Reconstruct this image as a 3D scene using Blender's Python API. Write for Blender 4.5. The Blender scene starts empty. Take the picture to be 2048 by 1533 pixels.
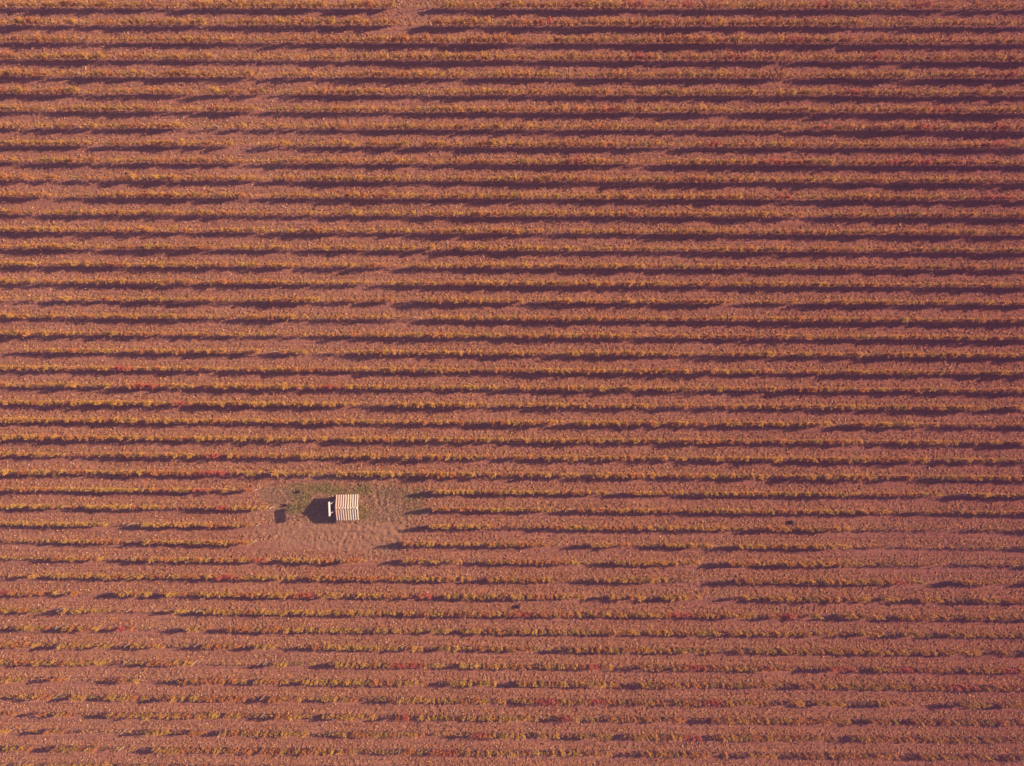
import bpy, bmesh, math, random
import numpy as np
from mathutils import Vector

# ------------------------------------------------------------------ camera, sky, sun, exposure
scene = bpy.context.scene
C = scene.collection
H = 125.0                       # flying height of the camera, metres
PPM = 12.6                      # photo pixels per metre on the ground
cam = bpy.data.cameras.new('camera')
cam.sensor_width = 36.0
cam.lens = 36.0 * H / (2 * 1024 / PPM)
cam.clip_start = 1.0
cam.clip_end = 5000.0
camo = bpy.data.objects.new('camera', cam)
camo.location = (0, 0, H)
C.objects.link(camo)
scene.camera = camo

EL, AZ = math.radians(23.0), math.radians(11.5)     # sun elevation; azimuth counted from +X towards +Y
world = bpy.data.worlds.new('World')
scene.world = world
world.use_nodes = True
wn = world.node_tree.nodes
wl = world.node_tree.links
sky = wn.new('ShaderNodeTexSky')
sky.sky_type = 'NISHITA'
sky.sun_disc = False
sky.sun_elevation = EL
sky.sun_rotation = math.pi / 2 - AZ
wl.new(sky.outputs[0], wn['Background'].inputs[0])
wn['Background'].inputs[1].default_value = 0.06
sun = bpy.data.lights.new('sun', 'SUN')
sun.energy = 5.0
sun.angle = math.radians(0.5)
sun.color = (1.0, 0.80, 0.56)
suno = bpy.data.objects.new('sun', sun)
suno.rotation_euler = Vector((-math.cos(AZ) * math.cos(EL), -math.sin(AZ) * math.cos(EL), -math.sin(EL))).to_track_quat('-Z', 'Y').to_euler()
suno.location = (60, 20, 60)
C.objects.link(suno)
scene.view_settings.view_transform = 'Standard'
scene.view_settings.look = 'None'
scene.view_settings.gamma = 1.0
scene.view_settings.exposure = 0.80

# thin violet volume added to lift and tint the shadows: one closed box, sky outside it
hm = bpy.data.materials.new('shadow_lift_haze')
hm.use_nodes = True
hn = hm.node_tree
hn.nodes.remove(hn.nodes['Principled BSDF'])
pv = hn.nodes.new('ShaderNodeVolumePrincipled')
pv.inputs['Color'].default_value = (0.62, 0.36, 1.0, 1)
pv.inputs['Density'].default_value = 0.00038
hn.links.new(pv.outputs[0], hn.nodes['Material Output'].inputs['Volume'])
hb = bmesh.new()
bmesh.ops.create_cube(hb, size=1.0)
for q in hb.verts: q.co = Vector((q.co.x * 5400, q.co.y * 5400, 62.5 + q.co.z * 130))
hme = bpy.data.meshes.new('added_haze'); hb.to_mesh(hme); hb.free()
hme.materials.append(hm)
ho = bpy.data.objects.new('added_haze', hme)
ho['kind'] = 'stuff'; ho['label'] = 'thin violet volume added to lift the shadows over the whole vineyard'; ho['category'] = 'added_haze'
C.objects.link(ho)

rng = np.random.default_rng(11)
random.seed(5)


def wx(px):
    return (np.asarray(px, float) - 1024.0) / PPM


def wy(py):
    return (766.5 - np.asarray(py, float)) / PPM


# ------------------------------------------------------------------ helpers
def tag(o, label=None, cat=None, group=None, kind=None):
    if label: o['label'] = label
    if cat: o['category'] = cat
    if group: o['group'] = group
    if kind: o['kind'] = kind
    return o


def empty(name, loc, rz=0.0):
    o = bpy.data.objects.new(name, None)
    o.location = loc
    o.rotation_euler = (0, 0, rz)
    o.empty_display_size = 0.3
    C.objects.link(o)
    return o


def link(name, me, mat, parent=None, loc=None):
    o = bpy.data.objects.new(name, me)
    if mat is not None:
        for m in (mat if isinstance(mat, (list, tuple)) else [mat]):
            me.materials.append(m)
    if parent is not None: o.parent = parent
    if loc is not None: o.location = loc
    C.objects.link(o)
    return o


def np_mesh(name, verts, faces, col=None, smooth=False):
    """verts (n,3); faces (m,k) with one k; col (n,3) point colours"""
    me = bpy.data.meshes.new(name)
    n, (m, k) = len(verts), faces.shape
    me.vertices.add(n)
    me.vertices.foreach_set('co', np.ascontiguousarray(verts, np.float32).ravel())
    me.loops.add(m * k)
    me.loops.foreach_set('vertex_index', np.ascontiguousarray(faces, np.int32).ravel())
    me.polygons.add(m)
    me.polygons.foreach_set('loop_start', np.arange(0, m * k, k, dtype=np.int32))
    me.polygons.foreach_set('loop_total', np.full(m, k, np.int32))
    if smooth:
        me.polygons.foreach_set('use_smooth', np.ones(m, bool))
    me.update(calc_edges=True)
    if col is not None:
        a = me.color_attributes.new('tint', 'FLOAT_COLOR', 'POINT')
        c4 = np.ones((n, 4), np.float32)
        c4[:, :3] = col
        a.data.foreach_set('color', c4.ravel())
    return me


_noise_tables = {}


def vnoise(x, y, seed):
    """smooth value noise, 0..1, unit cell 1"""
    if seed not in _noise_tables:
        _noise_tables[seed] = np.random.default_rng(seed).random((256, 256))
    t = _noise_tables[seed]
    x = np.asarray(x, float); y = np.asarray(y, float)
    xi = np.floor(x).astype(int); yi = np.floor(y).astype(int)
    fx = x - xi; fy = y - yi
    fx = fx * fx * (3 - 2 * fx); fy = fy * fy * (3 - 2 * fy)
    a = t[xi % 256, yi % 256]; b = t[(xi + 1) % 256, yi % 256]
    c = t[xi % 256, (yi + 1) % 256]; d = t[(xi + 1) % 256, (yi + 1) % 256]
    return (a * (1 - fx) + b * fx) * (1 - fy) + (c * (1 - fx) + d * fx) * fy


def new_mat(name):
    m = bpy.data.materials.new(name)
    m.use_nodes = True
    nt = m.node_tree
    return m, nt, nt.nodes['Principled BSDF']


def plain(name, col, rough=0.8, var=0.25, scale=6.0, bump=0.0):
    m, nt, bs = new_mat(name)
    N, L = nt.nodes, nt.links
    tc = N.new('ShaderNodeTexCoord')
    no = N.new('ShaderNodeTexNoise'); no.inputs['Scale'].default_value = scale; no.inputs['Detail'].default_value = 5
    L.new(tc.outputs['Object'], no.inputs['Vector'])
    mx = N.new('ShaderNodeMix'); mx.data_type = 'RGBA'
    mx.inputs[6].default_value = (*[c * (1 - var) for c in col], 1)
    mx.inputs[7].default_value = (*[min(1, c * (1 + var)) for c in col], 1)
    L.new(no.outputs[0], mx.inputs[0])
    L.new(mx.outputs[2], bs.inputs['Base Color'])
    bs.inputs['Roughness'].default_value = rough
    if bump:
        bp = N.new('ShaderNodeBump'); bp.inputs['Distance'].default_value = bump
        L.new(no.outputs[0], bp.inputs['Height']); L.new(bp.outputs[0], bs.inputs['Normal'])
    return m


def tint_mat(name, transl=0.3, rough=0.75):
    """takes its colour from the per-leaf tint; lets some light through"""
    m, nt, bs = new_mat(name)
    N, L = nt.nodes, nt.links
    at = N.new('ShaderNodeAttribute'); at.attribute_name = 'tint'
    L.new(at.outputs['Color'], bs.inputs['Base Color'])
    bs.inputs['Roughness'].default_value = rough
    bs.inputs['Specular IOR Level'].default_value = 0.2
    if transl:
        tr = N.new('ShaderNodeBsdfTranslucent')
        L.new(at.outputs['Color'], tr.inputs['Color'])
        mix = N.new('ShaderNodeMixShader'); mix.inputs[0].default_value = transl
        L.new(bs.outputs[0], mix.inputs[1]); L.new(tr.outputs[0], mix.inputs[2])
        L.new(mix.outputs[0], N['Material Output'].inputs['Surface'])
    return m


# ------------------------------------------------------------------ where the rows run (photo pixels)
def row_line(i, px):
    t = (np.asarray(px, float) - 100) / 1848.0
    yl = 26 + 34.35 * i
    yr = 28.5 + 34.68 * i
    return yl + (yr - yl) * t - (10.0 + 2.3 * i / 43.0)


FIRST, LAST = 0, 44
CLEAR = (684, 1031)             # middle of the clearing round the hut


def clearing(px, py):
    """0 outside .. 1 inside the trodden clearing"""
    d = np.hypot((px - CLEAR[0]) / 178.0, (py - CLEAR[1]) / 84.0)
    d = d + 0.55 * (vnoise(px / 34.0, py / 14.0, 71) - 0.5) + 0.25 * (vnoise(px / 9.0, py / 6.0, 72) - 0.5)
    return np.clip((1.12 - d) / 0.40, 0, 1)


def row_phase(px, py):
    """fraction 0..1 of the alley a point lies in: 0 on a row, growing up the photo to the next row"""
    i = (np.asarray(py, float) - row_line(0, px)) / (row_line(1, px) - row_line(0, px))
    return np.ceil(i) - i


# ------------------------------------------------------------------ ground: one sheet of red earth
def ground_height(X, Y):
    px = X * PPM + 1024; py = 766.5 - Y * PPM
    u = row_phase(px, py)
    near = np.exp(-(np.minimum(u, 1 - u) / 0.13) ** 2)
    cl = clearing(px, py)
    h = 0.05 * near * (1 - cl)
    # cultivator furrows along the alley, clods, broad unevenness
    h = h + 0.040 * (vnoise(X * 0.35, Y * 3.6, 3) - 0.5)
    litter_side = np.clip(1.25 - 1.7 * u, 0.12, 1)
    rough = (0.35 + 0.65 * litter_side) * (1 - 0.3 * cl) + 0.8 * cl
    h = h + rough * (0.10 * (vnoise(X * 2.6 + Y * 1.7, Y * 2.6 - X * 1.7, 4) - 0.5) + 0.075 * (vnoise(X * 3.1 - Y * 4.1, Y * 3.1 + X * 4.1, 5) - 0.5))
    # wheel ruts curving through the clearing
    for (ax_, ay_, rad_) in ((640, 1190, 142), (655, 1200, 160), (700, 905, 150), (812, 1120, 128), (826, 1132, 128), (900, 960, 150), (912, 968, 150), (690, 1420, 355), (690, 1420, 372)):
        dd = np.hypot((px - ax_), (py - ay_)) - rad_ - 8 * (vnoise(px / 40, py / 40, 8) - 0.5)
        h = h - 0.045 * np.exp(-(dd / 2.6) ** 2) * cl + 0.03 * np.exp(-((dd - 5) / 3.0) ** 2) * cl
    h = h + 0.10 * (vnoise(X * 0.12, Y * 0.12, 6) - 0.5)
    return h


xs = np.concatenate([[-2500, -600, -180, -105], np.arange(-88, 88.01, 0.18), [105, 180, 600, 2500]])
ys = np.concatenate([[-2500, -600, -180, -80], np.arange(-66, 66.01, 0.18), [80, 180, 600, 2500]])
GX, GY = np.meshgrid(xs, ys)
GZ = ground_height(GX, GY)
nx, ny = len(xs), len(ys)
idx = np.arange(nx * ny).reshape(ny, nx)
gf = np.stack([idx[:-1, :-1], idx[:-1, 1:], idx[1:, 1:], idx[1:, :-1]], -1).reshape(-1, 4)
gpx = GX * PPM + 1024; gpy = 766.5 - GY * PPM
gcl = clearing(gpx, gpy)
gu = row_phase(gpx, gpy)
# soil masks carried per vertex: red = how trodden/bare, green = clearing, blue = left to right, for the painted vignette
gcol = np.stack([np.clip(1 - gu, 0, 1), gcl, np.clip((gpx - 200) / 1900.0, 0, 1)], -1).reshape(-1, 3)
gme = np_mesh('ground', np.stack([GX, GY, GZ], -1).reshape(-1, 3), gf, gcol, smooth=True)

gm, nt, bs = new_mat('red_earth')
N, L = nt.nodes, nt.links
tc = N.new('ShaderNodeTexCoord')
at = N.new('ShaderNodeAttribute'); at.attribute_name = 'tint'
sep = N.new('ShaderNodeSeparateColor'); L.new(at.outputs['Color'], sep.inputs[0])


def nz(scale, detail=4, stretch=None, rough=0.6):
    n = N.new('ShaderNodeTexNoise')
    n.inputs['Scale'].default_value = scale; n.inputs['Detail'].default_value = detail; n.inputs['Roughness'].default_value = rough
    if stretch:
        mp = N.new('ShaderNodeMapping'); mp.inputs['Scale'].default_value = stretch
        L.new(tc.outputs['Object'], mp.inputs[0]); L.new(mp.outputs[0], n.inputs['Vector'])
    else:
        L.new(tc.outputs['Object'], n.inputs['Vector'])
    return n.outputs[0]


def ramp(fac, stops):
    r = N.new('ShaderNodeValToRGB')
    e = r.color_ramp.elements
    while len(e) < len(stops): e.new(0.5)
    for k, (p, c) in enumerate(stops):
        e[k].position = p; e[k].color = (*c, 1)
    L.new(fac, r.inputs[0])
    return r.outputs[0]


def mixc(fac, a, b, mode='MIX'):
    m = N.new('ShaderNodeMix'); m.data_type = 'RGBA'; m.blend_type = mode
    for s, v in ((0, fac), (6, a), (7, b)):
        if isinstance(v, (int, float)): m.inputs[s].default_value = v
        elif isinstance(v, tuple): m.inputs[s].default_value = (*v, 1)
        else: L.new(v, m.inputs[s])
    return m.outputs[2]


fine = ramp(nz(3.4, 6, None, 0.75), [(0.32, (0.24, 0.096, 0.060)), (0.50, (0.37, 0.153, 0.101)), (0.68, (0.50, 0.228, 0.156))])
broad = ramp(nz(0.05, 3), [(0.35, (0.345, 0.138, 0.092)), (0.65, (0.41, 0.178, 0.122))])
c = mixc(0.40, fine, broad)
streak = ramp(nz(1.0, 3, (0.06, 3.2, 1.0)), [(0.36, (0.76, 0.73, 0.73)), (0.62, (1.09, 1.08, 1.08))])
c = mixc(1.0, c, streak, 'MULTIPLY')
redder_vignette = ramp(sep.outputs[2], [(0.0, (1.03, 1.06, 1.02)), (0.45, (1.0, 1.0, 1.0)), (1.0, (0.75, 0.61, 0.66))])  # soil reddens to the right, with vignette darkening painted into its colour
c = mixc(1.0, c, redder_vignette, 'MULTIPLY')
mould = ramp(sep.outputs[0], [(0.45, (0.97, 0.95, 1.0)), (0.75, (1.03, 1.03, 0.90))])     # leaf mould stains the vine side of each alley
c = mixc(1.0, c, mould, 'MULTIPLY')
dry = ramp(nz(2.6, 6, None, 0.7), [(0.32, (0.21, 0.110, 0.058)), (0.52, (0.36, 0.182, 0.105)), (0.70, (0.50, 0.260, 0.160))])
clf = N.new('ShaderNodeMath'); clf.operation = 'MULTIPLY'; clf.inputs[1].default_value = 0.68
L.new(sep.outputs[1], clf.inputs[0])
c = mixc(clf.outputs[0], c, dry)
L.new(c, bs.inputs['Base Color'])
bs.inputs['Roughness'].default_value = 0.95
bs.inputs['Specular IOR Level'].default_value = 0.1
bp = N.new('ShaderNodeBump'); bp.inputs['Distance'].default_value = 0.035; bp.inputs['Strength'].default_value = 0.8
L.new(nz(5.5, 6, None, 0.75), bp.inputs['Height']); L.new(bp.outputs[0], bs.inputs['Normal'])
tag(link('ground', gme, gm), kind='structure')


# ------------------------------------------------------------------ leaves as many small folded faces
def leaf_faces(P, size, tilt, sunward=0.0):
    """P (n,3) centres, size (n,), tilt (n,) radians away from flat -> verts, faces"""
    n = len(P)
    az = rng.random(n) * 2 * np.pi
    nrm = np.stack([np.sin(tilt) * np.cos(az), np.sin(tilt) * np.sin(az), np.cos(tilt)], -1)
    if sunward:                 # leaves turn towards the light
        nrm = nrm + sunward * np.array((0.75, 0.1, 0.25))
        nrm /= np.linalg.norm(nrm, axis=1, keepdims=True)
    ref = rng.normal(size=(n, 3))
    t = np.cross(nrm, ref); t /= np.linalg.norm(t, axis=1, keepdims=True) + 1e-9
    b = np.cross(nrm, t)
    s = size[:, None] * 0.5
    asp = (0.7 + 0.5 * rng.random(n))[:, None]
    fold = (rng.random(n) * 0.35)[:, None]
    v = np.stack([P - t * s * 1.1, P - b * s * asp - nrm * s * fold, P + t * s * 1.1, P + b * s * asp - nrm * s * fold], 1).reshape(-1, 3)
    f = np.arange(n * 4).reshape(n, 4)
    return v, f


GOLD = np.array((0.60, 0.300, 0.058)); ORANGE = np.array((0.60, 0.235, 0.062)); LEMON = np.array((0.60, 0.36, 0.050))
RUST = np.array((0.37, 0.125, 0.060)); OLIVE = np.array((0.28, 0.20, 0.045)); RED = np.array((0.52, 0.065, 0.075))
TAN = np.array((0.56, 0.285, 0.170)); WINE = np.array((0.22, 0.05, 0.06)); PALE = np.array((0.58, 0.35, 0.25))

# ------------------------------------------------------------------ fallen leaves and clods on the ground
def scatter(n):
    px = rng.uniform(-30, 2078, n); py = rng.uniform(-25, 1558, n)
    u = row_phase(px, py); cl = clearing(px, py)
    d = np.clip(1.35 - 2.0 * u, 0.10, 1) * (0.55 + 0.9 * vnoise(px / 60, py / 30, 21)) * (1 - 0.75 * cl)
    k = rng.random(n) < d
    return px[k], py[k], u[k]


px, py, u = scatter(720000)
n = len(px)
X, Y = wx(px), wy(py)
size = rng.uniform(0.08, 0.25, n)
Z = ground_height(X, Y) + size * 0.28 + 0.01
v, f = leaf_faces(np.stack([X, Y, Z], -1), size, np.abs(rng.normal(0, 0.6, n)), 0.15)
r = rng.random(n)[:, None]
w = rng.random((n, 1))
base = np.where(r < 0.56, TAN * np.array((0.84, 0.78, 0.84)), np.where(r < 0.66, ORANGE * 0.9, np.where(r < 0.78, RUST, np.where(r < 0.85, GOLD * 0.9, np.where(r < 0.94, PALE, WINE)))))
side = np.clip((px - 600) / 1400.0, 0, 1)[:, None]
near = (rng.random(n) < np.clip(0.95 - 1.9 * u, 0, 0.8) * (1 - 0.65 * np.clip((py - 950) / 150.0, 0, 1) * np.clip((1500 - px) / 600.0, 0, 1)))[:, None]       # still golden under and beside the vines
golden = np.where(rng.random((n, 1)) < 0.55, GOLD * 0.36 + TAN * 0.55, np.where(rng.random((n, 1)) < 0.6, ORANGE * 0.6 + TAN * 0.35, OLIVE * 0.5 + GOLD * 0.4))
base = np.where(near, golden, base)
col = base * (0.6 + 0.7 * w) * (1 - side * np.array((0.12, 0.24, 0.22)))
leaf_m = tint_mat('autumn_leaf', 0.42)
dry_m = tint_mat('dry_litter', 0.10, 0.9)
o = link('fallen_leaves', np_mesh('fallen_leaves', v, f, np.repeat(col, 4, 0)), dry_m)
tag(o, 'dry orange and tan leaves littering the red earth alleys between vine rows', 'leaf litter', None, 'stuff')

# ------------------------------------------------------------------ vine rows
GAPS = {   # row: (from px, to px, share of leaves left)
    0: [(790, 880, .0), (345, 395, .4), (1345, 1380, .3)], 1: [(800, 868, .0), (992, 1012, .2), (1085, 1115, .5), (330, 345, .4)],
    2: [(165, 260, .35), (500, 580, .45), (1068, 1088, .2), (1238, 1272, .4), (720, 745, .3), (1955, 1985, .3)],
    3: [(462, 512, .35), (575, 600, .4), (700, 720, .4), (1570, 1600, .3), (1450, 1480, .5)], 4: [(935, 972, .3), (1105, 1165, .25), (1570, 1605, .15), (1812, 1860, .3), (480, 500, .4)],
    5: [(540, 610, .15), (1090, 1110, .4), (830, 850, .5)], 6: [(60, 130, .3), (310, 330, .3), (525, 640, .5), (1470, 1500, .4), (1640, 1680, .4)],
    7: [(180, 470, .7), (1370, 1400, .4), (1640, 1670, .4), (1900, 1950, .6)], 8: [(470, 545, .15), (575, 660, .2), (1335, 1380, .3)], 9: [(45, 60, .4), (500, 530, .4), (720, 740, .4), (1010, 1030, .3), (1280, 1340, .4), (1540, 1560, .5)],
    10: [(140, 175, .3), (290, 320, .2), (600, 640, .4), (700, 720, .5), (1990, 2030, .4)], 11: [(1120, 1145, .15), (560, 700, .6), (1560, 1605, .4)],
    12: [(480, 520, .3), (590, 690, .5), (800, 830, .4), (1600, 1650, .15)], 13: [(1110, 1135, .3), (240, 270, .5), (700, 760, .5), (1775, 1800, .2)],
    14: [(205, 225, .2), (580, 640, .3), (730, 770, .25), (1340, 1400, .8)], 15: [(88, 105, .3), (455, 485, .25), (590, 615, .2), (655, 690, .35), (785, 830, .2), (1310, 1330, .3), (1750, 1790, .5)],
    16: [(430, 450, .4), (690, 900, .65), (1420, 1460, .2), (1830, 1880, .6)], 17: [(445, 490, .3), (800, 855, .15), (1050, 1078, .1), (1470, 1500, .1), (1500, 1600, .5), (1595, 1625, .25), (1790, 1850, .4), (1890, 1955, .3), (310, 330, .4)],
    18: [(75, 105, .3), (205, 225, .3), (415, 500, .5), (590, 645, .3), (775, 870, .25), (1370, 1395, .4)], 19: [(150, 220, .4), (340, 375, .4), (548, 700, .35), (1250, 1300, .5), (1520, 1550, .2)],
    20: [(10, 60, .5), (525, 565, .1), (640, 720, .4), (335, 350, .4), (1390, 1410, .4)], 21: [(170, 190, .5), (420, 480, .6), (900, 930, .5), (1660, 1690, .5)], 22: [(330, 350, .5), (680, 780, .7), (820, 840, .5), (1540, 1560, .6)],
    23: [(715, 775, .2), (1170, 1220, .7)], 24: [(570, 600, .6), (745, 810, .4), (1655, 1690, .15), (870, 900, .6), (1770, 1800, .6)], 25: [(655, 690, .3), (858, 880, .2), (1020, 1040, .3), (1320, 1340, .4), (1715, 1790, .3)],
    26: [(425, 455, .15), (655, 740, .4), (1270, 1325, .2), (1560, 1580, .4)], 27: [(535, 560, .2), (580, 680, .45), (1000, 1030, .4), (1155, 1180, .25), (1310, 1340, .3), (1530, 1560, .3), (1755, 1790, .5)],
    28: [(480, 500, .4), (1220, 1250, .1), (1370, 1400, .6), (1885, 1915, .1)], 29: [(150, 170, .3), (1110, 1150, .3), (1780, 1830, .5), (1870, 1900, .4), (350, 420, .6)],
    30: [(222, 280, .1), (1000, 1100, .5), (1700, 2060, .4), (1490, 1530, .4), (1900, 1940, .1)], 31: [(0, 112, .35), (1110, 1175, .3), (1260, 1320, .35), (1430, 1465, .3), (1700, 2060, .35), (1780, 1800, .05), (250, 275, .4)],
    32: [(0, 108, .4), (755, 800, .0), (880, 900, .4), (1160, 1220, .6), (1400, 1445, .1), (1720, 2060, .45)], 33: [(1395, 1455, .15), (1850, 1885, .1), (2015, 2060, .1), (95, 110, .3), (1140, 1180, .6)],
    34: [(170, 232, .1), (315, 335, .3), (1405, 1470, .2), (1735, 1760, .1), (1905, 1935, .4), (690, 715, .3), (385, 405, .5)], 35: [(100, 130, .05), (230, 345, .25), (388, 415, .3), (1160, 1170, .5), (1895, 1920, .5)],
    36: [(0, 45, .15), (205, 345, .2), (430, 455, .2), (905, 925, .2), (1855, 1880, .3)], 37: [(90, 120, .3), (240, 270, .2), (350, 400, .4), (580, 635, .3), (1080, 1130, .2), (1480, 1500, .3)],
    38: [(230, 300, .5), (405, 435, .2), (480, 550, .25), (590, 650, .3), (890, 915, .2), (1230, 1270, .2), (1700, 1725, .15), (1590, 1690, .5)],
    39: [(0, 20, .3), (65, 105, .25), (140, 205, .15), (295, 355, .1), (580, 600, .3), (1000, 1022, .4), (1560, 1580, .4)], 40: [(0, 40, .3), (185, 210, .4), (310, 330, .4), (520, 535, .3), (730, 780, .4), (1010, 1040, .15), (1820, 1900, .15), (1960, 1985, .3)],
    41: [(55, 85, .2), (165, 215, .3), (495, 550, .35), (610, 640, .4), (760, 830, .4), (1380, 1410, .3), (1790, 1815, .15), (1700, 1720, .3)], 42: [(30, 100, .15), (140, 290, .3), (350, 380, .4), (420, 440, .2), (630, 665, .25), (860, 930, .3), (1055, 1075, .2), (1125, 1150, .3), (1370, 1415, .2), (1670, 1690, .2)],
    43: [(80, 105, .1), (215, 305, .3), (720, 800, .45), (1080, 1100, .3), (1235, 1265, .15), (1550, 1580, .4)], 44: [],
}
REDS = [(1372, 12), (1368, 12), (1095, 45), (1585, 80), (1280, 115), (1470, 116), (1840, 256), (1985, 255), (1915, 327), (1845, 326), (1545, 328), (1150, 322), (1975, 397), (1990, 397), (255, 730), (310, 769), (290, 769),
        (372, 806), (435, 945), (410, 946), (450, 944), (440, 912), (450, 1018), (412, 980), (525, 1118), (610, 1192), (622, 1192), (855, 1192), (470, 1157), (455, 1157), (20, 1185), (255, 1255), (1095, 1403), (1080, 1403), (1195, 1403), (1130, 1437),
        (1380, 1472), (1365, 1232), (1350, 1232), (1570, 1232), (1690, 1336), (1660, 1338), (1805, 1337), (1185, 1334), (665, 770), (515, 984), (1930, 1372), (1045, 1228), (1385, 1335), (800, 1330), (835, 1330), (810, 1435), (1700, 190), (1745, 118), (1880, 222), (1640, 262), (1215, 210), (1420, 290), (1985, 290), (1560, 395), (1270, 12), (1640, 12), (2010, 150), (900, 1505), (960, 1470), (1790, 1155), (1900, 1375), (2010, 1340), (1420, 1400), (1840, 10), (1780, 325)]
RED_AT = {}
for (rx, ry) in REDS:
    best = min(range(FIRST, LAST + 1), key=lambda i: abs(float(row_line(i, rx)) - 2 - ry + (ry - 766) * 0.008))
    RED_AT.setdefault(best, []).append(rx)

cane_m = plain('vine_bark', (0.085, 0.055, 0.045), 0.9, 0.4, 9.0, 0.004)
post_m = plain('weathered_post', (0.42, 0.33, 0.28), 0.7, 0.2, 12.0, 0.003)
post_me = None


def post_mesh():
    bm = bmesh.new()
    bmesh.ops.create_cone(bm, cap_ends=True, segments=8, radius1=0.055, radius2=0.048, depth=1.95)
    for vv in bm.verts: vv.co.z += 0.875
    top = [e for e in bm.edges if all(q.co.z > 1.8 for q in e.verts)]
    bmesh.ops.bevel(bm, geom=top, offset=0.012, segments=1, affect='EDGES')
    me = bpy.data.meshes.new('post'); bm.to_mesh(me); bm.free()
    me.materials.append(post_m)
    return me


post_me = post_mesh()


def tubes(P0, P1, r0, r1):
    """three-sided tapering sticks"""
    n = len(P0)
    d = P1 - P0
    d = d / (np.linalg.norm(d, axis=1, keepdims=True) + 1e-9)
    ref = np.where(np.abs(d[:, 2:3]) > 0.8, np.array([[1.0, 0, 0]]), np.array([[0, 0, 1.0]]))
    a = np.cross(d, ref); a /= np.linalg.norm(a, axis=1, keepdims=True) + 1e-9
    b = np.cross(d, a)
    vs = []
    for P, r in ((P0, r0), (P1, r1)):
        for k in range(3):
            th = 2 * np.pi * k / 3
            vs.append(P + (a * np.cos(th) + b * np.sin(th)) * r[:, None])
    v = np.stack(vs, 1).reshape(-1, 3)
    o_ = (np.arange(n) * 6)[:, None]
    f = np.concatenate([o_ + np.array([[0, 1, 4, 3]]), o_ + np.array([[1, 2, 5, 4]]), o_ + np.array([[2, 0, 3, 5]])], 0)
    return v, f


VINE = 13.4       # pixels between vines, a little over a metre


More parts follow.
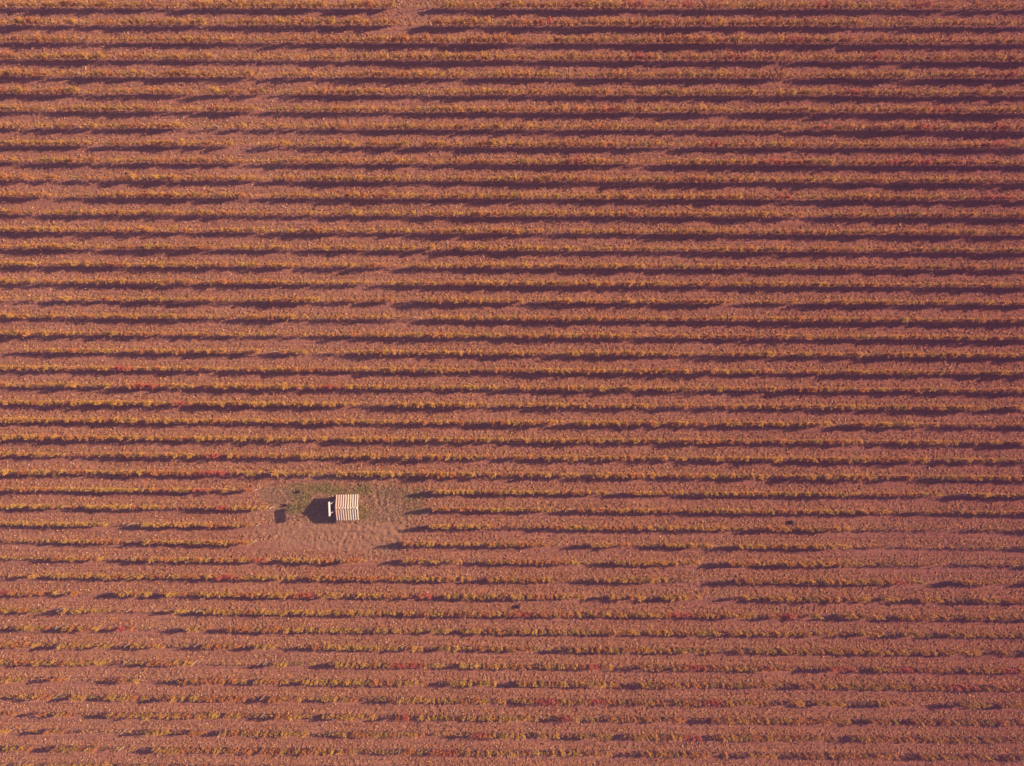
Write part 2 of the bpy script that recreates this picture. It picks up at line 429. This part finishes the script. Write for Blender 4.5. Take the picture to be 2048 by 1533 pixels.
def build_row(i, x0, x1, label, group='rows of grape vines'):
    """one trellised row from photo pixel x0 to x1"""
    vx = np.arange(x0 + 5, x1 - 3, VINE)
    vx = vx + rng.normal(0, 1.2, len(vx))
    n = len(vx)
    # vigour of each vine
    vig = 0.72 + (0.5 if i < 28 else 0.3) * (vnoise(vx / 70.0, np.full(n, i * 7.3), 31) - 0.5) + (0.85 if i < 28 else 0.36) * (vnoise(vx / 22.0, np.full(n, i * 3.7), 32) - 0.5) + rng.normal(0, 0.20 if i < 28 else 0.08, n)
    tall = (1.0 - 0.07 * np.clip((vx - 900) / 900.0, 0, 1) if i < 28 else 1.0) * np.clip(rng.normal(1.0, 0.19 if i < 28 else 0.06, n), 0.6, 1.35)
    vig += 0.02 * np.clip((vx - 900) / 1000.0, -0.5, 1) * (1 if i < 28 else -0.4)
    if i >= 33:
        vig += 0.10
    vig -= (0.20 if i < 22 else 0.04) * np.clip((1100 - vx) / 500.0, 0, 1)
    vig = np.where(rng.random(n) < (0.05 if i < 28 else 0.035), vig * 0.25, vig)
    vig = np.clip(vig, 0.08, 1.25)
    for (a, b, s) in GAPS.get(i, []):
        # the photo shows the leaning, so shift towards the middle of the picture
        if i >= 28: a, b, s = a - 5, b + 5, s * 0.45
        k = (vx > a) & (vx < b)
        vig[k] *= s
    if i >= 32:                 # missing plants, two or three at a time
        for g in rng.uniform(x0, x1, 7):
            vig[np.abs(vx - g) < rng.uniform(10, 20)] *= 0.12
    # tint of each vine
    q = vnoise(vx / 55.0, np.full(n, i * 5.1 + 2), 33) + rng.normal(0, 0.16, n)
    yellowness = 0.7 + 0.40 * (1 if i > 22 else 0) - 0.25 * np.clip((vx - 1100) / 900.0, 0, 1)
    tint = np.where((q < 0.30)[:, None], ORANGE * 0.95, np.where((q < 0.30 + 0.45 * yellowness)[:, None], GOLD, np.where((q < 0.86)[:, None], 0.55 * GOLD + 0.45 * ORANGE, 0.5 * LEMON + 0.5 * GOLD)))
    if i >= 27: tint[(tint[:, 1] > 0.25) & (vx < 1200)] *= np.array((1.0, 1.06, 1.15))
    k = rng.random(n); tint[k < 0.07] = 0.5 * OLIVE + 0.5 * GOLD
    tint[k > 0.95] = 0.5 * RUST + 0.5 * ORANGE
    if i >= 33:
        tint[(k > 0.80) & (vx > 900)] = 0.6 * RUST + 0.4 * GOLD
        tint[(k < 0.11) & (vx > 700)] = 0.6 * OLIVE + 0.4 * GOLD
    redness = np.zeros(n)
    tint = tint * (1 - np.clip((vx - 900) / 1150.0, 0, 1)[:, None] * np.array((0.08, 0.17, 0.15)))
    for rx in RED_AT.get(i, []):
        redness = np.maximum(redness, np.exp(-((vx - rx) / 17.0) ** 2))
    tint = tint * (1 - 0.85 * redness[:, None]) + RED * 0.85 * redness[:, None]
    vig = np.maximum(vig, 0.9 * (redness > 0.5))
    Xv = wx(vx); Yv = wy(row_line(i, vx))
    Zv = ground_height(Xv, Yv)
    # shoots
    ns = 9
    sv = np.repeat(np.arange(n), ns)
    m = len(sv)
    vg = vig[sv]
    sx = Xv[sv] + rng.uniform(-0.56, 0.56, m) * rng.uniform(0.35 if i < 28 else 0.8, 1.0, m)
    sy = Yv[sv] + rng.normal(0, 0.06, m)
    lean = np.stack([rng.normal(0, 0.15, m), rng.normal(0, 0.14 if i < 28 else 0.075, m)], -1)
    hgt = np.clip(0.75 + (1.02 + 0.66 * rng.random(m)) * (0.45 + 0.6 * vg) * tall[sv], 0.8, 2.7)
    z0 = 0.68
    # leaves along shoots
    nl = rng.poisson(np.clip(vg * 22.0 * (0.5 + rng.random(m)), 0, 38))
    lv = np.repeat(np.arange(m), nl)
    t = rng.random(len(lv)) ** 0.8
    LX = sx[lv] + lean[lv, 0] * t + rng.normal(0, 0.085, len(lv))
    LY = sy[lv] + lean[lv, 1] * t + rng.normal(0, 0.115 if i < 28 else 0.092, len(lv)) * (0.75 + 0.5 * vg[lv])
    LZ = Zv[sv][lv] + 0.55 + (hgt[lv] - 0.5) * t + rng.normal(0, 0.06, len(lv))
    size = rng.uniform(0.11, 0.20, len(lv))
    P = np.stack([LX, LY, LZ], -1)
    v, f = leaf_faces(P, size, np.abs(rng.normal(0.5, 0.4, len(lv))), 0.75)
    sc = (0.84 + 0.32 * rng.random(m))[lv][:, None]
    jit = rng.random((len(lv), 1))
    col = tint[sv][lv] * sc * (0.84 + 0.32 * jit)
    pick = rng.random((len(lv), 1))
    isred = (redness[sv][lv] > 0.25)[:, None]
    col = np.where(isred & (rng.random((len(lv), 1)) < 0.28), (0.5 * ORANGE + 0.5 * RUST) * sc, col)
    col = np.where((pick < 0.045) & ~isred, RUST * sc, col)
    col = np.where((pick > 0.96) & ~isred, TAN * sc, col)
    col = np.where((pick > 0.92) & (pick <= 0.96) & ~isred, OLIVE * sc, col)
    lean_px = 0.0
    xm, ym = float(wx((x0 + x1) / 2)), float(wy(row_line(i, (x0 + x1) / 2)))
    root = empty('vine_row', (xm, ym, 0))
    tag(root, label, 'vine row', group)
    off = np.array((xm, ym, 0))
    link('foliage', np_mesh('row_foliage', v - off, f, np.repeat(col, 4, 0)), leaf_m, root)
    # wood: trunk, two cordon arms, shoots
    tr0 = np.stack([Xv, Yv, Zv - 0.05], -1)
    tr1 = np.stack([Xv + rng.normal(0, 0.05, n), Yv + rng.normal(0, 0.03, n), Zv + z0], -1)
    alive = vig > 0.10
    arms = [tubes(tr0[alive], tr1[alive], np.full(alive.sum(), 0.045), np.full(alive.sum(), 0.032))]
    for s in (-1, 1):
        e = tr1 + np.stack([np.full(n, s * 0.52), rng.normal(0, 0.03, n), rng.uniform(-0.02, 0.06, n)], -1)
        arms.append(tubes(tr1[alive], e[alive], np.full(alive.sum(), 0.028), np.full(alive.sum(), 0.018)))
    has = (rng.random(m) < 0.72) & (vg > 0.12)
    s0 = np.stack([sx, sy, Zv[sv] + z0], -1)[has]
    longer = 0.10 + np.where(rng.random(m) < 0.10, rng.uniform(0.25, 0.65, m), 0)
    s1 = np.stack([sx + lean[:, 0] * 1.25, sy + lean[:, 1] * 1.2, Zv[sv] + hgt + longer], -1)[has]
    arms.append(tubes(s0, s1, np.full(len(s0), 0.020), np.full(len(s0), 0.011)))
    vv, ff, base_ = [], [], 0
    for a_, b_ in arms:
        vv.append(a_); ff.append(b_ + base_); base_ += len(a_)
    cn = link('canes', np_mesh('row_canes', np.concatenate(vv) - off, np.concatenate(ff)), cane_m, root)
    cn['kind'] = 'stuff'
    # posts
    shift = 46 - 46 * (i - 2) / 34.0
    pxs = 124 + shift + 137.0 * np.arange(-2, 16)
    pxs = [p for p in pxs if x0 - 4 < p < x1 + 4 and -20 < p < 2070]
    if x0 > 0: pxs.append(x0 + 1)
    if x1 < 2050: pxs.append(x1 - 1)
    for p in pxs:
        p = p + rng.normal(0, 1.5)
        po = bpy.data.objects.new('post', post_me)
        C.objects.link(po)
        po.parent = root
        X_, Y_ = float(wx(p)), float(wy(row_line(i, p)))
        po.location = (X_ - xm, Y_ - ym, float(ground_height(np.array(X_), np.array(Y_))))
        po.rotation_euler = (rng.normal(0, 0.025), rng.normal(0, 0.04), rng.random() * 3)
        po.scale = (1, 1, rng.uniform(0.95, 1.08))
    return root


ORD = ['first', 'second', 'third', 'fourth', 'fifth', 'sixth', 'seventh', 'eighth', 'ninth', 'tenth', 'eleventh', 'twelfth', 'thirteenth', 'fourteenth', 'fifteenth',
       'sixteenth', 'seventeenth', 'eighteenth', 'nineteenth', 'twentieth', 'twenty-first', 'twenty-second', 'twenty-third', 'twenty-fourth', 'twenty-fifth', 'twenty-sixth', 'twenty-seventh', 'twenty-eighth', 'twenty-ninth', 'thirtieth']
LOOK = {0: 'orange vine row with a wide bare gap at its middle, topmost of the complete rows',
        1: 'orange vine row with a bare gap and red vines, second below the top edge'}
SHORT = {27: 'golden vine row with a bright red vine, just above the hut clearing', 32: 'yellow vine row running unbroken just below the hut clearing',
         44: 'yellow vine row cut off by the very bottom edge of the photo', 43: 'yellow vine row with leafy patches, last complete row above the bottom edge'}
for i in range(FIRST, LAST + 1):
    if 28 <= i <= 31:
        stop = {28: 516, 29: 548, 30: 520, 31: 514}[i]
        start = {28: 868, 29: 864, 30: 862, 31: 806}[i]
        nth = {28: 'uppermost', 29: 'second from top', 30: 'third from top', 31: 'lowest'}[i]
        build_row(i, -60, stop, f'shorter vine row ending left of the hut, {nth} of the four ended there')
        build_row(i, start, 2108, f'longer vine row starting right of the hut clearing, {nth} of the four there')
        continue
    if i in LOOK: lab = LOOK[i]
    elif i in SHORT: lab = SHORT[i]
    elif i < 28:
        what = 'golden vine row with a red vine' if i in RED_AT else ('orange and golden vine row' if i < 18 else 'golden vine row')
        lab = f'{what}, {ORD[27 - i]} row up from the hut clearing'
    else:
        what = 'patchy yellow vine row with a red vine' if i in RED_AT else 'patchy yellow vine row'
        lab = f'{what}, {ORD[i - 32]} row down from the hut clearing'
    build_row(i, -60, 2108, lab)

# ------------------------------------------------------------------ the hut in the clearing
hx, hy = -324.9 / PPM, -245.3 / PPM
hut = empty('hut', (hx, hy, 0), math.radians(0.9))
tag(hut, 'small gabled hut with a striped cream and terracotta tile roof in the clearing', 'hut')
RL, RW, ZE, ZR = 1.74, 1.955, 1.72, 2.43        # half length along the ridge, half width, eave and ridge heights
stone_m = plain('field_stone', (0.30, 0.165, 0.115), 0.95, 0.45, 5.0, 0.03)
slope = math.atan2(ZR - ZE, RW)


def box(bm, c, s):
    r_ = bmesh.ops.create_cube(bm, size=1.0)
    for q in r_['verts']:
        q.co = Vector((q.co.x * s[0] + c[0], q.co.y * s[1] + c[1], q.co.z * s[2] + c[2]))
    return r_['verts']


def to_obj(name, bm, mat, parent=None, bevel=0.0):
    if bevel:
        bmesh.ops.bevel(bm, geom=bm.edges[:], offset=bevel, segments=2, affect='EDGES')
    bmesh.ops.recalc_face_normals(bm, faces=bm.faces[:])
    me = bpy.data.meshes.new(name); bm.to_mesh(me); bm.free()
    return link(name, me, mat, parent)


# walls with gables, one shell: outline extruded along the ridge
bm = bmesh.new()
wl_, ww = RL - 0.34, RW - 0.26
zt = ZE + math.tan(slope) * 0.26 - 0.10
zr = ZR - 0.12
prof = [(-ww, -0.1), (ww, -0.1), (ww, zt), (0, zr), (-ww, zt)]
A = [bm.verts.new((-wl_, y, z)) for y, z in prof]
B = [bm.verts.new((wl_, y, z)) for y, z in prof]
bm.faces.new(A); bm.faces.new(B[::-1])
for k in range(5):
    bm.faces.new((A[k], B[k], B[(k + 1) % 5], A[(k + 1) % 5]))
to_obj('wall', bm, stone_m, hut)
# a plank door in the sunny gable
wood_m = plain('door_wood', (0.16, 0.09, 0.06), 0.8, 0.35, 8.0, 0.006)
bm = bmesh.new()
for k in range(5):
    box(bm, (wl_ + 0.025, -0.38 + 0.19 * k, 0.73), (0.05, 0.18, 1.46))
for z in (0.35, 1.15):
    box(bm, (wl_ + 0.062, 0, z), (0.024, 0.9, 0.12))
door = to_obj('door', bm, wood_m, hut)

# roof tiles: terracotta channels and pale cover tiles, bent over the two slopes
tm, nt, bs = new_mat('cover_tile')
N, L = nt.nodes, nt.links
tc = N.new('ShaderNodeTexCoord')
sx_ = N.new('ShaderNodeSeparateXYZ'); L.new(tc.outputs['Object'], sx_.inputs[0])
mr = N.new('ShaderNodeMapRange'); mr.inputs[1].default_value = -1.2; mr.inputs[2].default_value = 0.5
L.new(sx_.outputs[0], mr.inputs[0])
no = nz(2.3, 4)
ad = N.new('ShaderNodeMath'); ad.operation = 'ADD'; L.new(mr.outputs[0], ad.inputs[0])
sb = N.new('ShaderNodeMath'); sb.operation = 'MULTIPLY_ADD'; L.new(no, sb.inputs[0]); sb.inputs[1].default_value = 1.2; sb.inputs[2].default_value = -0.6
L.new(sb.outputs[0], ad.inputs[1])
cc = ramp(ad.outputs[0], [(0.15, (0.74, 0.47, 0.37)), (0.75, (0.74, 0.60, 0.46))])
L.new(cc, bs.inputs['Base Color']); bs.inputs['Roughness'].default_value = 0.8
pan_m = plain('channel_tile', (0.50, 0.25, 0.185), 0.9, 0.35, 6.0, 0.004)
NR = 10
pitch = 2 * RL / NR
bm = bmesh.new()
mats = []
for s in (-1, 1):
    # deck with channel tiles
    y_out, y_in = s * RW, 0.0
    nrm = Vector((0, s * math.sin(slope), math.cos(slope)))
    q = [Vector((-RL, y_out, ZE)), Vector((RL, y_out, ZE)), Vector((RL, y_in, ZR)), Vector((-RL, y_in, ZR))]
    top = [bm.verts.new(p) for p in q]
    bot = [bm.verts.new(p - nrm * 0.07) for p in q]
    fs = [bm.faces.new(top), bm.faces.new(bot[::-1])] + [bm.faces.new((top[k], top[(k + 1) % 4], bot[(k + 1) % 4], bot[k])) for k in range(4)]
    for f_ in fs: f_.material_index = 1
    ax = Vector((0, -s * math.cos(slope), math.sin(slope)))     # up the slope
    length = RW / math.cos(slope)
    for k in range(NR):
        cx = -RL + pitch * (k + 0.5)
        cx = -RL + 0.085 + (2 * RL - 0.17) * k / (NR - 1)
        wob = random.uniform(-0.012, 0.012)
        courses = 6
        for c_ in range(courses):       # overlapping half-round tiles
            a0, a1 = length * c_ / courses - (0.03 if c_ else 0.05), length * (c_ + 1) / courses
            ra, rb = 0.116, 0.104
            jx = wob + random.uniform(-0.012, 0.012)
            rings = []
            for d_, rr, lift in ((a0, ra, 0.022), (a1, rb, 0.004)):
                cen = Vector((cx + jx, y_out, ZE)) + ax * d_ + nrm * lift
                rings.append([bm.verts.new(cen + Vector((math.cos(th) * rr, 0, 0)) + nrm * math.sin(th) * rr * 0.55)
                              for th in [math.pi * j / 6 for j in range(7)]])
            for j in range(6):
                f_ = bm.faces.new((rings[0][j], rings[0][j + 1], rings[1][j + 1], rings[1][j])); f_.smooth = True
            bm.faces.new(rings[0])
            bm.faces.new(rings[1][::-1])
roof = to_obj('roof', bm, [tm, pan_m], hut)
bm = bmesh.new()
for k in range(8):
    x0_, x1_ = -RL - 0.02 + (2 * RL + 0.04) * k / 8 - 0.02, -RL - 0.02 + (2 * RL + 0.04) * (k + 1) / 8
    rings = []
    for x_, rr in ((x0_, 0.155), (x1_, 0.135)):
        rings.append([bm.verts.new((x_, math.cos(th) * rr, ZR + 0.03 + math.sin(th) * rr * 0.9)) for th in [math.pi * j / 8 for j in range(9)]])
    for j in range(8):
        f_ = bm.faces.new((rings[0][j], rings[1][j], rings[1][j + 1], rings[0][j + 1])); f_.smooth = True
    bm.faces.new(rings[0][::-1]); bm.faces.new(rings[1])
ridge = to_obj('ridge_cap', bm, tm, roof)

# ------------------------------------------------------------------ tall sign beside the gable
sg = empty('signboard', (-354.3 / PPM, -244.2 / PPM, 0), math.radians(2.5))
tag(sg, 'white signboard on two tall posts at the left gable of the hut', 'signboard')
white_m = plain('white_paint', (0.78, 0.74, 0.70), 0.5, 0.06, 3.0)
steel_m = plain('painted_steel', (0.62, 0.56, 0.52), 0.5, 0.1, 8.0)
bm = bmesh.new()
box(bm, (0, 0, 3.78), (0.05, 2.06, 0.66))
to_obj('panel', bm, white_m, sg, 0.01)
bm = bmesh.new()
for (c_, s_) in (((0, 0, 4.115), (0.11, 2.16, 0.05)), ((0, 0, 3.445), (0.11, 2.16, 0.05)), ((0, 1.055, 3.78), (0.11, 0.05, 0.62)), ((0, -1.055, 3.78), (0.11, 0.05, 0.62))):
    box(bm, c_, s_)
to_obj('panel_frame', bm, white_m, sg)
for y_ in (0.70, -0.74):
    bm = bmesh.new()
    bmesh.ops.create_cone(bm, cap_ends=True, segments=10, radius1=0.05, radius2=0.05, depth=4.25)
    for q in bm.verts: q.co += Vector((0.105, y_, 1.925))
    box(bm, (0.08, y_, 3.7), (0.06, 0.16, 0.10))
    box(bm, (0.105, y_, 0.02), (0.26, 0.26, 0.10))
    to_obj('post', bm, steel_m, sg)

# ------------------------------------------------------------------ weeds and dry grass in the clearing
def blades(cx, cy, rad_x, rad_y, n_, cols, l0=0.12, l1=0.34):
    a = rng.random(n_) * 2 * np.pi; rr = np.sqrt(rng.random(n_))
    px_ = cx + np.cos(a) * rr * rad_x + rng.normal(0, 2, n_); py_ = cy + np.sin(a) * rr * rad_y + rng.normal(0, 1.5, n_)
    X_, Y_ = wx(px_), wy(py_)
    Z_ = ground_height(X_, Y_)
    ln = rng.uniform(l0, l1, n_)
    th = rng.random(n_) * 2 * np.pi
    up = rng.uniform(0.25, 0.85, n_)
    d_ = np.stack([np.cos(th) * np.sqrt(1 - up ** 2), np.sin(th) * np.sqrt(1 - up ** 2), up], -1)
    w_ = np.stack([-np.sin(th), np.cos(th), np.zeros(n_)], -1) * rng.uniform(0.018, 0.045, n_)[:, None]
    P_ = np.stack([X_, Y_, Z_ - 0.01], -1)
    mid = P_ + d_ * (ln * 0.55)[:, None]
    tip = P_ + d_ * ln[:, None] - np.array([0, 0, 1.0]) * (ln * 0.12)[:, None]
    v_ = np.stack([P_ - w_, P_ + w_, mid + w_ * 0.9, tip, mid - w_ * 0.9], 1).reshape(-1, 3)
    o_ = (np.arange(n_) * 5)[:, None]
    f_ = (o_ + np.array([[0, 1, 2, 4]]))
    f2_ = (o_ + np.array([[4, 2, 3, 3]]))
    cidx = rng.integers(0, len(cols), n_)
    c_ = np.array(cols)[cidx] * rng.uniform(0.7, 1.25, (n_, 1))
    return v_, f_, c_


GREEN = [(0.30, 0.24, 0.06), (0.36, 0.27, 0.07), (0.46, 0.31, 0.11), (0.20, 0.16, 0.05)]
STRAW = [(0.55, 0.33, 0.19), (0.50, 0.30, 0.17), (0.36, 0.22, 0.12), (0.30, 0.18, 0.10), (0.42, 0.27, 0.16), (0.30, 0.19, 0.10), (0.28, 0.2, 0.09)]
spots = [(690, 1005, 150, 40, 3600, STRAW), (770, 1010, 70, 40, 1500, STRAW), (600, 985, 24, 20, 600, GREEN), (606, 1002, 16, 12, 450, GREEN), (590, 1018, 20, 9, 600, GREEN), (728, 978, 16, 10, 600, GREEN), (650, 978, 34, 10, 700, GREEN),
         (728, 1024, 12, 14, 450, GREEN), (838, 990, 14, 10, 160, GREEN), (832, 1012, 24, 14, 260, GREEN), (800, 985, 40, 18, 420, GREEN), (620, 975, 50, 12, 420, GREEN), (690, 984, 40, 8, 450, GREEN), (560, 990, 40, 20, 900, STRAW)]
VV, FF, CC, b0 = [], [], [], 0
for s_ in spots:
    v_, f_, c_ = blades(*s_)
    VV.append(v_); FF.append(f_ + b0); CC.append(np.repeat(c_, 5, 0)); b0 += len(v_)
V_, F_ = np.concatenate(VV), np.concatenate(FF)
# second face row: the tips, as triangles folded into quads keeps one face size
tipsF = np.stack([F_[:, 3], F_[:, 2], F_[:, 3] - 1], -1)
me = bpy.data.meshes.new('grass')
nq, ntr = len(F_), len(tipsF)
me.vertices.add(len(V_)); me.vertices.foreach_set('co', V_.astype(np.float32).ravel())
me.loops.add(nq * 4 + ntr * 3)
me.loops.foreach_set('vertex_index', np.concatenate([F_.ravel(), tipsF.ravel()]).astype(np.int32))
me.polygons.add(nq + ntr)
me.polygons.foreach_set('loop_start', np.concatenate([np.arange(0, nq * 4, 4), nq * 4 + np.arange(0, ntr * 3, 3)]).astype(np.int32))
me.polygons.foreach_set('loop_total', np.concatenate([np.full(nq, 4), np.full(ntr, 3)]).astype(np.int32))
me.update(calc_edges=True)
a_ = me.color_attributes.new('tint', 'FLOAT_COLOR', 'POINT')
c4 = np.ones((len(V_), 4), np.float32); c4[:, :3] = np.concatenate(CC)
a_.data.foreach_set('color', c4.ravel())
tag(link('grass', me, tint_mat('grass_blade', 0.15, 0.8)), 'dry straw and green weeds growing around the hut', 'grass', None, 'stuff')


# ------------------------------------------------------------------ a few low shrubs standing alone
def shrub(pxc, pyc, rad, hgt_, n_, cols, label):
    X0, Y0 = float(wx(pxc)), float(wy(pyc))
    Z0 = float(ground_height(np.array(X0), np.array(Y0)))
    root = empty('shrub', (X0, Y0, Z0))
    tag(root, label, 'shrub', 'low shrubs growing outside the rows')
    d_ = rng.normal(size=(n_, 3)); d_ /= np.linalg.norm(d_, axis=1, keepdims=True)
    r_ = rng.random(n_) ** 0.4
    lump = 0.75 + 0.5 * vnoise(d_[:, 0] * 2 + 5, d_[:, 1] * 2 + pxc, 41)
    P_ = d_ * (r_ * lump)[:, None] * np.array([rad, rad, hgt_ * 0.5]) + np.array([0, 0, hgt_ * 0.52])
    P_[:, 2] = np.maximum(P_[:, 2], 0.03)
    v_, f_ = leaf_faces(P_, rng.uniform(0.05, 0.10, n_), np.abs(rng.normal(0.7, 0.5, n_)))
    c_ = np.array(cols)[rng.integers(0, len(cols), n_)] * rng.uniform(0.7, 1.3, (n_, 1))
    link('foliage', np_mesh('shrub_foliage', v_, f_, np.repeat(c_, 4, 0)), leaf_m, root)
    k_ = 9
    th = np.arange(k_) * 2.4
    e_ = np.stack([np.cos(th) * rad * 0.7, np.sin(th) * rad * 0.7, np.full(k_, hgt_ * 0.8)], -1)
    v_, f_ = tubes(np.zeros((k_, 3)) - np.array([0, 0, 0.03]), e_, np.full(k_, 0.015), np.full(k_, 0.006))
    link('stems', np_mesh('shrub_stems', v_, f_), cane_m, root)


PURPLE = [(0.10, 0.045, 0.05), (0.14, 0.06, 0.06), (0.08, 0.05, 0.04)]
DARKG = [(0.07, 0.065, 0.03), (0.10, 0.08, 0.03), (0.12, 0.07, 0.04)]
shrub(571, 1011, 0.27, 0.32, 500, PURPLE, 'round dark purple shrub right above the signboard shadow')
shrub(597, 984, 0.24, 0.40, 420, DARKG, 'small dark green shrub at the upper left of the hut clearing')
shrub(1582, 1045, 0.34, 0.50, 500, DARKG, 'lone dark shrub in a bare alley far right of the hut')
shrub(1036, 1213, 0.30, 0.45, 420, PURPLE, 'lone dark shrub in an alley below and right of the hut')
